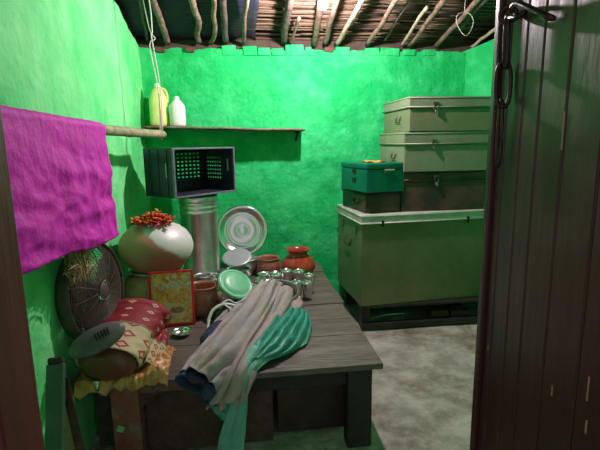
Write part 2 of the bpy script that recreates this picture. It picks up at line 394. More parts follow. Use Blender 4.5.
def link(x0, y0, x1, y1, a, r, yaw):
    A = on_leaf(x0, y0, .018); B = on_leaf(x1, y1, .018)
    mb = MB(); c = (A+B)/2; d = (B-A).normalized(); ln = (B-A).length/2
    z = Vector((0, 0, -1)); q_ = z.rotation_difference(d).to_matrix()
    ring(mb, c, a, ln, r, q_ @ Rz(yaw), 28, .75).build('link', M_IRON, chn)
link(507.5, 16, 505.5, 68, .006, .0038, .15)
link(504, 62, 502.5, 107, .0125, .0042, 1.3)
link(501.5, 100, 498, 166, .0058, .0036, .2)

# ================================================================ RIGHT: stand and stacked trunks
def trunk(name, x0, x1, y0, y1, z0, h, lidh, body, lidm, label, group, clasp='c', rz=0, clx=.5, handle=True, lip=.012):
    w = x1-x0; d = y1-y0
    t = thing(name, ((x0+x1)/2, (y0+y1)/2, z0), rz, label, 'trunk', group)
    MB().box((0, 0, (h-lidh)/2), (w, d, h-lidh)).build('body', body, t, smooth=False, bevel=.006)
    lid = MB().box((0, 0, h-lidh/2), (w+lip, d+lip, lidh)).build('lid', lidm, t, smooth=False, bevel=.007)
    # rolled rim of the lid
    z = h-lidh+.006; a, b = w/2+lip/2+.003, d/2+lip/2+.003
    mb = MB(); mb.tube([(-a, -b, z), (a, -b, z)], .006, 8).tube([(-a, -b, z), (-a, b, z)], .006, 8).tube([(a, -b, z), (a, b, z)], .006, 8)
    mb.build('rim', lidm, lid)
    # bead line pressed round the lid top
    mb = MB(); z2 = h-.012; mb.tube([(-a+.004, -b+.002, z2), (a-.004, -b+.002, z2)], .0035, 6).tube([(-a+.002, -b+.004, z2), (-a+.002, b-.004, z2)], .0035, 6)
    mb.build('bead', lidm, lid)
    if clasp:
        cx = -w/2 + w*clx; zc = h-lidh
        cl = MB().box((cx-.014, -d/2-.012, zc+.012), (.009, .010, .055)).box((cx+.014, -d/2-.012, zc+.012), (.009, .010, .055)).box((cx, -d/2-.013, zc+.034), (.046, .008, .016)).box((cx, -d/2-.014, zc-.022), (.022, .012, .028))
        c_ = cl.build('hasp', M_STEELD, t, smooth=False, bevel=.002)
        ring(MB(), (cx, -d/2-.020, zc-.03), .009, .012, .0028).build('staple', M_STEELD, c_)
    if handle:
        x = -w/2-.004; zc = (h-lidh)*.62
        MB().box((x, -d*.12-.045, zc), (.006, .018, .03)).build('handle_plate', M_STEELD, t, smooth=False, bevel=.002)
        hb = MB().box((x, -d*.12+.045, zc), (.006, .018, .03)).build('handle_plate', M_STEELD, t, smooth=False, bevel=.002)
        MB().tube([(x-.004, -d*.12-.045, zc), (x-.008, -d*.12-.042, zc-.032), (x-.008, -d*.12+.042, zc-.032), (x-.004, -d*.12+.045, zc)], .004, 7).build('handle', M_IRON, hb)
    return t
# low wooden stand with bricks below
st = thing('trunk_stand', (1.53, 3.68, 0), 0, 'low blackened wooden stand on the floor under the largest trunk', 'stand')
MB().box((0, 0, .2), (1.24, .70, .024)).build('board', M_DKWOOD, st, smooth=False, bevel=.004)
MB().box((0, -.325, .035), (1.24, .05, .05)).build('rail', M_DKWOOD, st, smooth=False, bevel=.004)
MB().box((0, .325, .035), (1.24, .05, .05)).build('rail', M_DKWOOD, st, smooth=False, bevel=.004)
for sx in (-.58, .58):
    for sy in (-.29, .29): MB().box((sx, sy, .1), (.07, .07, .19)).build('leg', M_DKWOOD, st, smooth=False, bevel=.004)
for (x, y, rz) in ((1.62, 3.48, .05), (1.80, 3.46, -.1), (1.80, 3.56, .1)):
    for k in range(1 if x < 1.7 else 1):
        tag(MB().box((x, y, .045+.08*k), (.16, .08, .08), Rz(rz)).build('brick', M_BRICK, smooth=False, bevel=.006),
            {1.62: 'dull red brick under the largest trunk, nearer the table', 1.80: 'dull red brick under the largest trunk, nearer the door'}[x] if y < 3.5 else 'dull red brick behind the one nearest the door, under the largest trunk', 'brick', 'bricks under the largest trunk')
a = at(372, 319, Y=3.42); b = at(404, 315.5, Y=3.42)
tag(MB().tube([(a.x, 3.42, .07), ((a.x+b.x)/2, 3.43, .09), (b.x, 3.42, .095)], [.003, .008, .009], 7, flat=.7).build('stick', M_LIDGREY), 'short pale stick lying in the dark gap under the largest trunk', 'stick')

T1 = trunk('metal_chest', .900, 2.05, 3.35, 4.02, .213, .738, .075, M_OLIVE_D, M_LIDGREY, 'largest olive trunk with a grey white lid, bottom of the stack', 'stacked metal trunks', clasp=None, handle=False)
# small fittings of the large trunk
for px in (382, 470):
    a = at(px, 226, Y=3.34)
    h_ = MB().box((a.x-1.475, -.345, .665), (.02, .010, .05)).build('hasp', M_IRON, T1, smooth=False, bevel=.002)
T1.rotation_euler.z = .07; T1.location = Vector((.9, 3.35, .213)) + Rz(.07) @ Vector((.575, .335, 0)); T1.location.y -= .03
for (yy, zz) in ((-.20, .60), (.16, .60)):
    MB().box((-.583, yy, zz), (.010, .04, .07)).build('clasp', M_STEELD, T1, smooth=False, bevel=.002)
MB().tube([(-.58, -.08, .5), (-.592, -.07, .44), (-.592, .07, .44), (-.58, .08, .5)], .005, 7).build('handle', M_IRON, T1)
Z1 = .949
trunk('metal_chest', 1.245, 1.94, 3.41, 4.0, Z1+.003, .314, .07, M_BLKTRUNK, M_BLKTRUNK, 'dark brown black trunk, second from the bottom, under two olive trunks', 'stacked metal trunks', clx=.40, lip=.008)
bb = trunk('black_box', .905, 1.205, 3.40, 3.90, Z1+.003, .165, .03, M_BLKTRUNK, M_BLKTRUNK, 'low black box carrying the small teal green box', None, clasp=None, handle=True, lip=.006)
bb['category'] = 'box'; bb.rotation_euler.z = .14
trunk('metal_chest', 1.245, 1.93, 3.38, 4.0, Z1+.318, .307, .098, M_OLIVE_P, M_OLIVE_P, 'pale olive trunk, second from the top of the stack', 'stacked metal trunks', clx=.34)
trunk('metal_chest', 1.275, 1.93, 3.37, 4.0, Z1+.626, .262, .085, M_OLIVE, M_OLIVE_P, 'olive trunk with rust at its edges, topmost of the stack', 'stacked metal trunks', clx=.31)
# small teal box
gb = thing('cash_box', (1.045, 3.575, Z1+.169), .23, 'small teal green metal box left of the two olive trunks', 'box')
MB().box((0, 0, .088), (.335, .44, .176)).build('body', M_TEAL, gb, smooth=False, bevel=.006)
ld = MB().box((0, 0, .201), (.342, .447, .05)).build('lid', M_TEAL, gb, smooth=False, bevel=.014)
hd = MB().box((.03, -.226, .17), (.085, .006, .012)).build('hasp', M_LIDGREY, gb, smooth=False, bevel=.002)
MB().tube([(-.012, -.226, .165), (-.014, -.236, .14), (-.004, -.236, .13)], .004, 7).build('handle', M_IRON, gb)
for zz, hh_ in ((.16, .03), (.09, .035)): MB().box((-.171, -.02, zz), (.006, .055, hh_)).build('side_clasp', M_IRON, gb, smooth=False, bevel=.002)
a = Vector((1.05, 3.46, Z1+.397))
tag(MB().grid(lambda u, v: (.96+.16*u, 3.44+.18*v, Z1+.169+.231+.005*sin(u*9+v*5)), 12, 12).build('paper_scrap', M_ORANGE, solid=.002), 'orange brown scrap lying on the small teal green box', 'paper')

# ================================================================ TABLE
TZ = .45
tb = thing('low_table', (-.07, 2.9, 0), 0, 'low grey wooden plank table against the green walls', 'table')
y0, y1 = 1.945-2.9, 3.88-2.9
ys = [y0, y0+.36, y0+.60, y0+.86, y0+1.12, y0+1.36, y0+1.62, y1]
for i, (a, b) in enumerate(zip(ys, ys[1:])):
    MB().box((-.0115+.005*(i % 2), (a+b)/2, TZ-.015-.0015*(i % 3)), (1.447-.010*(i % 3), b-a-.009, .03)).build('top_plank', M_TABLE, tb, smooth=False, bevel=.003)
# front rails: reddish on the left, black on the right
MB().box((-.30, y0+.05, TZ-.052), (.62, .03, .045)).build('apron', M_TABLER, tb, smooth=False, bevel=.004)
MB().box((.34, y0+.06, TZ-.075), (.60, .03, .09)).build('apron', M_DKWOOD, tb, smooth=False, bevel=.004)
MB().box((.655, (y0+y1)/2, TZ-.07), (.03, y1-y0-.1, .08)).build('apron', M_DKWOOD, tb, smooth=False, bevel=.004)
def leg(px0, px1, mt_, y=y0+.06):
    a = at(px0, 420, Y=2.9+y-.03).x+.07; b = at(px1, 420, Y=2.9+y-.03).x+.07
    w = b-a
    return MB().box(((a+b)/2, y, (TZ-.03)/2), (w, max(w*.7, .06), TZ-.03)).build('leg', mt_, tb, smooth=False, bevel=.005)
l1 = leg(113, 141, M_TABLER); leg(347, 371, M_DKWOOD); 
MB().box((-.60, y1-.08, .21), (.07, .07, .42)).build('leg', M_DKWOOD, tb, smooth=False, bevel=.005)
MB().box((.63, y1-.08, .21), (.07, .07, .42)).build('leg', M_DKWOOD, tb, smooth=False, bevel=.005)
a = at(121, 428, Y=1.97)
MB().box((a.x+.07, l1.bound_box[0][1]-.001, a.z), (.03, .003, .028), Ry(.4)).build('paint_patch', M_GREENPL, l1, smooth=False)
# curved brace board between left leg and the apron, as an arch
br = MB(); ax0 = at(140, 420, Y=1.99).x+.07; ax1 = ax0+.36
pr = []
for k in range(17):
    u = k/16; pr.append((ax0+(ax1-ax0)*u, TZ-.07-.11*(abs(1-2*u)**3)))
n = len(br.v)
for yy in (y0+.04, y0+.06):
    for (x, z) in pr: br.v.append(Vector((x, yy, z)))
    for (x, z) in pr: br.v.append(Vector((x, yy, TZ-.045)))
for k in range(16):
    br.f.append([k, k+1, k+18, k+17]); br.f.append([34+k, 34+k+17, 34+k+18, 34+k+1]); br.f.append([k, k+34, k+35, k+1])
br.build('arched_brace', M_TABLE_DK, tb, smooth=False)
# under the table: plank, board widened for darkness, added dark box filling the shade
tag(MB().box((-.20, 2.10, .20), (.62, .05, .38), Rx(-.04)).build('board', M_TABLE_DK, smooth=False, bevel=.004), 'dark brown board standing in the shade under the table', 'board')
tag(MB().box((.335, 2.30, .19), (.40, .34, .37)).build('shade_filler_box', M_BLKTRUNK, smooth=False, bevel=.01), 'dark filler box added for shade under the right half of the table', 'box')
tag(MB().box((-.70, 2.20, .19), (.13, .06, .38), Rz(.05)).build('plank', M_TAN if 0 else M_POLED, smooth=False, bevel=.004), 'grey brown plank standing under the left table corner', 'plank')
# ---------------------------------------------------------------- props at the left of the table
a = at(56, 364, Y=1.52); b = at(55, 452, Y=1.40)
gp = thing('green_post', (0, 0, 0), 0, 'dark green square wooden post with a black top at the left wall', 'post')
bt = a + (b-a)*((a.z)/(a.z-b.z))*1.0
def bar(A, B, w, d, rz=0):
    z = (B-A).normalized(); ln = (B-A).length
    q_ = Vector((0, 0, 1)).rotation_difference(z).to_matrix() @ Rz(rz)
    return MB().box((A+B)/2, (w, d, ln), q_)
bar(bt, a, .052, .040, .15).build('post', M_GRPOST, gp, smooth=False, bevel=.004)
bar(a, a+(a-bt).normalized()*.022, .046, .038, .15).build('cap', M_DKWOOD, gp, smooth=False, bevel=.006)
a = at(64, 378, Y=1.56); b = at(80, 450, Y=1.46); e = a + (b-a)*(a.z/(a.z-b.z))
tag(bar(Vector((e.x, e.y, .0)), a, .026, .022, .3).build('iron_bar', M_IRON, smooth=False, bevel=.003), 'dark iron bar leaning beside the green post', 'bar')
a = at(67, 398, Y=1.62); b = at(70, 450, Y=1.60); e = a + (b-a)*(a.z/(a.z-b.z))
tag(bar(Vector((e.x, e.y, .0)), a, .045, .012, .2).build('wood_strip', M_TAN, smooth=False, bevel=.002), 'tan wood strip standing between the green post and iron bar', 'strip')

# ================================================================ SHELF, JUGS, POLE, PINK CLOTH
sa, sb_ = at(158, 127, Y=3.86), at(305, 130, Y=3.86)
def shelf():
    t = thing('wall_shelf', (0, 0, 0), 0, 'long thin wooden shelf on the green back wall', 'shelf')
    x0, x1 = XL+.03, sb_.x; 
    sl = (sb_.z-sa.z)/(sb_.x-sa.x)
    def fn(u, v): 
        x = x0+(x1-x0)*u
        return (x, 3.85+.26*v-.02*(1-v)*N3(u*4, 1), sa.z+sl*(x-sa.x)+.006*N3(u*5, 8))
    MB().grid(fn, 30, 4).build('board', M_POLE, t, solid=.016)
    for x in (x0+.12, x1-.05):
        z = sa.z+sl*(x-sa.x)
        MB().tube([(x, YB+.01, z-.09), (x, 3.95, z-.014)], .009, 6).tube([(x, YB+.01, z-.018), (x, 3.93, z-.018)], .009, 6).build('bracket', M_DKWOOD, t)
    return sl
SL = shelf()
def sz(x): return sa.z+SL*(x-sa.x)+.011
def jug(px, wpx, topy, matb, name, label, dx=0, handle=True, sq=.62):
    c = at(px, 120, Y=3.94); z0 = sz(c.x)
    top = at(px, topy, Y=3.94).z-z0; w = wpx/2/113
    t = thing(name, (c.x, 3.96, z0), .25, label, 'bottle')
    if handle: pr = [(0, 0), (w*.88, 0), (w*1.0, .012), (w, .04), (w*.98, top*.55), (w*.88, top*.68), (w*.58, top*.83), (w*.30, top*.92), (w*.28, top*.95)]
    else: pr = [(0, 0), (w*.88, 0), (w, .012), (w, .04), (w, top*.62), (w*.92, top*.70), (w*.52, top*.84), (w*.30, top*.91), (w*.28, top*.93)]
    MB().lathe(pr, seg=32, squash=(1, sq)).build('bottle_body', matb, t)
    MB().lathe([(w*.34, top*.91), (w*.32, top*.975), (w*.18, top), (0, top)], seg=20).build('cap', M_CAPW, t)
    if handle:
        MB().tube(smooth_path([(w*.35, 0, top*.88), (w*.72, 0, top*.86), (w*.97, 0, top*.74), (w*.96, 0, top*.55)], 12), w*.14, 8).build('handle', matb, t)
    return t
jug(159, 17, 83, M_JUG, 'plastic_jug', 'yellow green plastic oil jug on the shelf behind the hanging rope')
jug(177.5, 15, 96, M_WHITEPL, 'plastic_bottle', 'white plastic bottle on the shelf right of the yellow jug', handle=False, sq=.9)

PA, PB = Vector((-.775, .70, 1.622)), at(163, 134.5, Y=3.42)
def pole_pt(u): return PA.lerp(PB, u) + Vector((0, 0, -.018*sin(pi*u)+.004*N3(u*9, 3)))
K = 26
tag(MB().tube([pole_pt(k/(K-1)) for k in range(K)], [.026+.004*(k % 6 == 0)+.002*N3(k, 2) for k in range(K)], 12).build('hanging_pole', M_BAMBOO), 'bamboo pole hung level along the left wall holding the magenta cloth', 'pole')
rp = thing('rope', (0, 0, 0), 0, 'pale rope hanging from the roof and tied round the pole end', 'rope')
P1 = pole_pt(.985); top = Vector((P1.x-.03, P1.y-.03, roof_z(P1.y)+.06))
kn = P1 + (top-P1)*.66
mb = MB()
mb.tube(smooth_path([top, top.lerp(kn, .5)+Vector((.012, 0, 0)), kn+Vector((.006, 0, .03)), kn, P1+Vector((.014, 0, .30)), P1+Vector((.012, -.025, .02))], 24), .0042, 6)
mb.tube(smooth_path([top+Vector((-.04, .01, 0)), kn+Vector((-.012, 0, .06)), kn+Vector((.022, 0, -.01)), kn+Vector((-.016, 0, -.06)), P1+Vector((-.002, 0, .30)), P1+Vector((-.004, -.025, .02))], 28), .0036, 6)
mb.build('strand', M_ROPE, rp)
ring(MB(), P1, .031, .034, .005, Rz(.08+pi/2) if 0 else Matrix.Rotation(pi/2-.05, 3, 'Z')).build('knot', M_ROPER, rp)
MB().tube([P1+Vector((.006, -.03, .28)), P1+Vector((.008, -.034, .12)), P1+Vector((.004, -.032, -.01))], .004, 6).build('string', M_ROPER, rp)

# pink cloth folded over the pole
def pink(u, v):
    # u along pole, v around: front drop, over the pole, back drop
    s = .14 + .425*u
    p = pole_pt(s); ln_f = .50 + .02*N3(u*5, 1)+.02*sin(u*8+1); ln_b = .34
    a = v*(ln_f+.08+ln_b)
    fold = .014*N3(u*5, v*1.2, 1) + .004*N3(u*20, v*3, 5)
    crease = .010*N3(u*4+v*9, v*7-u*3, 7) + .004*N3(u*16+v*9, v*16-u*6, 17) - .016*abs(N3(u*3+v, v*6-u*2, 21)) - .008*abs(N3(u*8+v*3, v*12, 25))
    if a < ln_f:
        d = ln_f-a; e = min(1, d/.2)
        sk = .04*u*(d/ln_f)
        return (p.x+.028+.012*e+(fold+crease)*1.3*e, p.y+sk*1.0-.03*(1-u)*d, p.z-d)
    if a < ln_f+.08:
        w = pi*(a-ln_f)/.08
        return (p.x+.030*cos(w), p.y, p.z+.030*sin(w)+.002*N3(u*40, 1))
    d = a-ln_f-.08; e = min(1, d/.2)
    return (p.x-.028+.3*fold*e, p.y, p.z-d)
tag(MB().grid(pink, 120, 110).build('magenta_cloth', M_PINK, solid=.002), 'creased magenta cloth folded over the bamboo pole', 'cloth')

# ================================================================ POTS, DRUM, CRATE
PX, PY = -.578, 2.93
lp = thing('metal_pot', (PX, PY, TZ), 0, 'lower round brown metal pot, carrying the pot with red flowers', 'pot', 'two stacked round pots')
R_ = .222
prof = [(0, 0), (.10, 0), (.15, .012), (.20, .06), (R_, .125), (R_*.97, .17), (.185, .215), (.15, .238), (.146, .246), (.158, .256), (.15, .262), (.138, .25), (.13, .23), (0, .22)]
MB().lathe(smooth := prof, seg=56).build('pot_body', M_COPPER, lp)
MB().lathe([(.135, .244), (.150, .262), (.172, .268), (.176, .263), (.152, .25)], seg=56).build('rim', M_ALU, lp)
up = thing('metal_pot', (PX+.012, PY, TZ+.235), 0, 'upper round brown metal pot with red flowers on top', 'pot', 'two stacked round pots')
R_ = .232
prof = [(0, 0), (.10, .004), (.135, .018), (.175, .055), (.215, .105), (R_, .150), (.233, .185), (.222, .225), (.195, .268), (.155, .30), (.11, .322), (.06, .333), (0, .335)]
def potmat():
    # brown pot metal; the lamp's white highlight at upper right is painted in
    M = mat('pot_metal_painted_highlight', (.56, .22, .155), .45, .1, (.38, .15, .105), 5, (.4, .7), .1, 12)
    N = M.node_tree.nodes; L = M.node_tree.links; b = N['Principled BSDF']; src = b.inputs['Base Color'].links[0].from_socket
    tc = N.new('ShaderNodeTexCoord'); sp = N.new('ShaderNodeSeparateXYZ'); L.new(tc.outputs['Object'], sp.inputs[0])
    n = N.new('ShaderNodeTexNoise'); n.inputs['Scale'].default_value = 9; L.new(tc.outputs['Object'], n.inputs[0])
    a1 = N.new('ShaderNodeMath'); a1.operation = 'MULTIPLY_ADD'; L.new(n.outputs[0], a1.inputs[0]); a1.inputs[1].default_value = .07; L.new(sp.outputs[2], a1.inputs[2])
    a2 = N.new('ShaderNodeMath'); a2.operation = 'MULTIPLY_ADD'; L.new(sp.outputs[0], a2.inputs[0]); a2.inputs[1].default_value = .75; L.new(a1.outputs[0], a2.inputs[2])
    r = N.new('ShaderNodeMapRange'); r.inputs[1].default_value = .285; r.inputs[2].default_value = .31; L.new(a2.outputs[0], r.inputs[0])
    x = N.new('ShaderNodeMix'); x.data_type = 'RGBA'; L.new(r.outputs[0], x.inputs[0]); L.new(src, x.inputs[6]); x.inputs[7].default_value = (.72, .70, .70, 1)
    L.new(x.outputs[2], b.inputs['Base Color'])
    return M
MB().lathe(prof, seg=56).build('pot_body', potmat(), up)
# flower heap
fg = thing('flower_heap', (PX+.012, PY-.055, TZ+.235+.318), 0, 'heap of red and orange petals on the upper round pot', 'flowers')
for m_, nm, cnt, sd in ((M_RED, 'red_petals', 230, 3), (M_ORANGE, 'orange_petals', 60, 9)):
    rnd = random.Random(sd); mb = MB()
    for i in range(cnt):
        w = rnd.uniform(0, 2*pi); rr = .122*sqrt(rnd.random()); x, y = rr*cos(w)*1.0, rr*sin(w)*.75
        z = .004+.058*(1-(rr/.14)**2)*rnd.uniform(.5, 1.25) + (.010 if nm[0] == 'o' else 0)
        L_ = rnd.uniform(.018, .04); th = rnd.uniform(0, 2*pi); el = rnd.uniform(-.2, 1.1)
        d = Vector((cos(th)*cos(el), sin(th)*cos(el), sin(el)))*L_
        mb.tube([Vector((x, y, z)), Vector((x, y, z))+d*.5+Vector((0, 0, .005)), Vector((x, y, z))+d], [.005, .011, .003], 5, flat=.5)
    o = mb.build(nm, m_, fg); o['kind'] = 'stuff'

# steel drum with crate on top
DX, DY = -.345, 3.55; DH = .68
dm = thing('steel_drum', (DX, DY, TZ), 0, 'tall shiny steel storage drum under the crate', 'drum')
r0 = .142
prof = [(0, 0), (r0-.01, 0), (r0, .012)]
for z in (.05, .62-.08, .62-.045, .62-.01):
    prof += [(r0, z-.010), (r0+.006, z), (r0, z+.010)]
prof += [(r0, .63)]
MB().lathe(prof, seg=56).build('drum_body', M_STEEL2, dm)
MB().lathe([(r0+.003, .615), (r0+.008, .622), (r0+.008, .655), (r0+.002, .668), (r0-.03, .672), (r0-.035, DH), (0, DH)], seg=56).build('lid', M_STEEL2, dm)

# crate
A = at(172.5, 148, Y=3.2); B = at(232, 148, Y=3.60)
cz0 = TZ+DH+.001; hh = A.z-cz0
u_ = Vector((B.x-A.x, B.y-A.y, 0)); cw = u_.length; ca = atan2(u_.y, u_.x)
cr_ = thing('plastic_crate', (A.x, A.y, cz0), ca, 'dark blue plastic crate lying on its side on the drum', 'crate')
cdp = .34; th = .008
def lattice(mb, P0, U, V, nu, nv, lu, lv, holes, thick):
    """panel of bars with slots; P0 corner, U,V unit dirs, lu,lv size"""
    Nn = U.cross(V)
    R = Matrix((U, V, Nn)).transposed()
    def bx(u0, u1, v0, v1):
        c = P0+U*(u0+u1)/2+V*(v0+v1)/2; mb.box(c, (u1-u0, v1-v0, thick), R)
    for (u0, u1, v0, v1, fill) in holes:
        if fill: bx(u0, u1, v0, v1)
        else:
            du, dv_ = (u1-u0)/nu, (v1-v0)/nv
            for j in range(nv+1): bx(u0, u1, max(v0, v0+dv_*j-dv_*.30), min(v1, v0+dv_*j+dv_*.30))
            for i in range(nu+1): bx(max(u0, u0+du*i-du*.2), min(u1, u0+du*i+du*.2), v0, v1)
X_, Y_, Z_ = Vector((1, 0, 0)), Vector((0, 1, 0)), Vector((0, 0, 1))
# bottom of the crate, now upright at the back
mb = MB(); w0 = .06
lattice(mb, Vector((0, cdp, 0)), X_, Z_, 12, 7, cw, hh, [(0, cw, 0, .10, 1), (0, cw, hh-.035, hh, 1), (0, .04, .1, hh-.035, 1), (cw-.04, cw, .1, hh-.035, 1), (.04, cw-.04, .10, hh-.035, 0)], th)
mb.build('bottom_panel', M_CRATE, cr_, smooth=False)
mb = MB()
lattice(mb, Vector((cw, 0, 0)), Y_, Z_, 6, 6, cdp, hh, [(0, cdp, 0, .09, 1), (0, cdp, hh-.07, hh, 1), (0, .13, .09, hh-.07, 1), (cdp-.04, cdp, .09, hh-.07, 1), (.13, cdp-.04, .09, hh-.07, 0)], th)
mb.build('end_panel', M_CRATE, cr_, smooth=False)
mb = MB().box((0, cdp/2, hh/2), (th, cdp, hh)); mb.build('end_panel', M_CRATE, cr_, smooth=False)
for k in range(3):
    MB().box((-.007, .07+k*.10, hh/2), (.006, .012, hh-.02)).build('rib', M_CRATE, cr_, smooth=False)
MB().box((cw/2, cdp/2, th/2), (cw, cdp, th)).build('side_panel', M_CRATE, cr_, smooth=False)
MB().box((cw/2, cdp/2, hh-th/2), (cw, cdp, th)).build('side_panel', M_CRATE, cr_, smooth=False)
rm = MB(); w_ = .013
rm.box((cw/2, -.004, w_/2), (cw+.03, .022, w_)).box((cw/2, -.004, hh-w_/2), (cw+.03, .022, w_)).box((-.005, -.004, hh/2), (w_+.002, .022, hh)).box((cw+.005, -.004, hh/2), (w_, .022, hh))
rm.build('rim', mat('lit_crate_rim', (.16, .18, .22), .4, 0, (.10, .12, .15), 20), cr_, smooth=False, bevel=.003)  # rim paler than the crate: bulb light painted into its colour
MB().box((-.008, .075, hh*.55), (.004, .012, .10)).build('handle_slot', M_LIDGREY, cr_, smooth=False)
MB().box((cw-.008, .05, hh*.6), (.004, .012, .09)).build('handle_slot', M_LIDGREY, cr_, smooth=False)

# ---------------------------------------------------------------- kitchen steel
def plate_prof(r, d=.012):
    return [(0, 0), (r*.20, 0), (r*.23, .002), (r*.27, 0), (r*.56, 0), (r*.60, .003), (r*.64, 0), (r*.78, .001), (r*.86, d), (r*.97, d+.004), (r, d+.001), (r*.985, d-.003), (r*.87, d-.004), (r*.78, -.003), (0, -.004)]
def oriented(prof, px, py, Y, nrm, name, part, m_, label, cat, group=None, seg=48):
    c = at(px, py, Y=Y)
    t = thing(name, c, 0, label, cat, group)
    R = Vector((0, 0, 1)).rotation_difference(Vector(nrm).normalized()).to_matrix()
    o = MB().lathe(prof, seg=seg, rot=R).build(part, m_, t)
    return t, R
t, R = oriented(plate_prof(.213, .022), 242.5, 230.5, 3.80, (.0, -1, .22), 'steel_plate', 'plate_dish', M_STEEL, 'large round steel plate standing against the green back wall', 'plate')
def pot(px, py, r, h, Y=None, m_=M_STEEL, name='steel_pot', label='', cat='pot', group=None, shape='pot', z0=TZ, rimw=.008, tilt=None):
    c = at(px, py, Y=Y); 
    t = thing(name, (c.x, Y, z0), 0, label, cat, group)
    if shape == 'pot': pr = [(0, 0), (r*.7, 0), (r*.86, h*.08), (r, h*.35), (r*.98, h*.75), (r*.88, h*.9), (r*.9, h*.95), (r*.9+rimw, h), (r*.9, h*1.0), (r*.86, h*.93), (r*.95, h*.7), (r*.9, h*.3), (r*.5, h*.05), (0, h*.04)]
    elif shape == 'bowl': pr = [(0, 0), (r*.45, 0), (r*.75, h*.25), (r*.93, h*.6), (r, h), (r*.97, h*1.01), (r*.9, h*.62), (r*.7, h*.28), (r*.4, h*.05), (0, h*.05)]
    elif shape == 'tumbler': pr = [(0, 0), (r*.72, 0), (r*.76, h*.04), (r*.97, h*.93), (r, h), (r*.96, h), (r*.90, h*.8), (r*.70, h*.06), (0, h*.05)]
    elif shape == 'lota': pr = [(0, 0), (r*.5, 0), (r*.8, h*.12), (r, h*.38), (r*.92, h*.6), (r*.6, h*.78), (r*.52, h*.84), (r*.62, h*.96), (r*.7, h), (r*.66, h), (r*.5, h*.86), (r*.56, h*.78), (0, h*.5)]
    R = Vector((0, 0, 1)).rotation_difference(Vector(tilt).normalized()).to_matrix() if tilt else None
    MB().lathe(pr, seg=44, rot=R).build({'pot': 'pot_body', 'bowl': 'bowl_body', 'tumbler': 'cup_body', 'lota': 'pot_body'}[shape], m_, t)
    if shape in ('pot',): 
        pts = [(r*.9+rimw*.6)*Vector((cos(w), sin(w), 0))+Vector((0, 0, h)) for w in [2*pi*k/44 for k in range(44)]]
        if R: pts = [R @ p for p in pts]
        MB().tube(pts, rimw*.45, 7, closed=True).build('rim', m_, t)
    return t
pot(243, 262, .125, .125, 3.62, M_STEEL2, 'steel_pot', 'steel pot under the large standing steel plate', 'pot')
pot(213, 270, .095, .10, 3.22, M_STEEL, 'steel_pot', 'wide steel pot in front of the tall drum', 'pot')
pot(239, 262, .088, .150, 3.24, M_STEEL, 'steel_pot', 'steel pot under the grey tilted lid', 'pot')
oriented([(0, 0), (.08, 0), (.104, .004), (.108, .009), (.104, .013), (.08, .010), (.03, .014), (0, .016)], 237, 258, 3.24, (-.06, -.42, 1), 'pot_lid', 'lid_dish', mat('grey_enamel', (.40, .45, .47), .4, .3), 'pale grey round lid tilted below the large steel plate', 'lid')
pot(265, 262, .088, .105, 3.22, M_STEEL, 'steel_bowl', 'steel bowl between the grey lid and the steel glasses', 'bowl', shape='lota')
pot(268, 252, .095, .14, 3.55, M_COPPER, 'metal_pot', 'small brown metal pot behind the steel bowls', 'pot')
pot(252, 276, .07, .075, 3.02, M_STEEL, 'steel_bowl', 'small steel bowl behind the heap of clothes', 'bowl', shape='bowl')
pot(226, 272, .06, .09, 3.05, M_STEEL, 'steel_bowl', 'small steel bowl behind the mint green lid', 'bowl', shape='bowl')
pot(203, 284, .065, .12, 3.20, M_ALU, 'steel_pot', 'dull aluminium pot between the picture and the drum', 'pot')
pot(203, 303, .098, .185, 2.755, M_COPPER, 'metal_pot', 'squat brown metal pot right of the red framed picture', 'pot')
# pot with mint lid tipped to the viewer
nrm = (.42, -.46, .78)
t = pot(227, 293, .115, .13, 2.78, M_STEEL, 'steel_pot', 'tipped steel pot closed by a mint green lid', 'pot', z0=TZ+.085, tilt=nrm)
R = Vector((0, 0, 1)).rotation_difference(Vector(nrm).normalized()).to_matrix()
MB().lathe([(0, .156), (.05, .1555), (.084, .152), (.090, .1465), (.093, .1465), (.097, .151), (.112, .149), (.117, .142), (.117, .134), (.108, .132)], seg=48, rot=R).build('lid', M_GREENPL, t)
# red clay pot
rc = pot(298, 258, .137, .235, 3.42, M_CLAYRED, 'clay_pot', 'shiny red clay pot at the back right of the table', 'pot', shape='lota')
# tumblers and small cups
GL = [(276, 283, .036, .11, 3.08, 'leftmost steel glass of the cluster before the red pot'),
      (287, 276, .036, .11, 3.17, 'steel glass directly before the red pot, back row'),
      (299, 279, .038, .115, 3.12, 'steel glass right of the middle in the cluster'),
      (309, 283, .036, .105, 3.05, 'rightmost steel glass of the cluster'),
      (283, 291, .034, .10, 2.92, 'front left steel glass of the cluster'),
      (296, 294, .036, .105, 2.90, 'front middle steel glass of the cluster'),
      (307, 293, .034, .095, 2.92, 'front right steel glass of the cluster')]
for (x, y, r, h, Y, lab) in GL: pot(x, y, r*1.18, h*1.25, Y, M_STEEL, 'steel_glass', lab, 'glass', 'steel glasses before the red pot', 'tumbler')
pot(276, 262, .045, .07, 3.36, M_STEEL, 'steel_bowl', 'small steel bowl at the left foot of the red pot', 'bowl', shape='bowl')

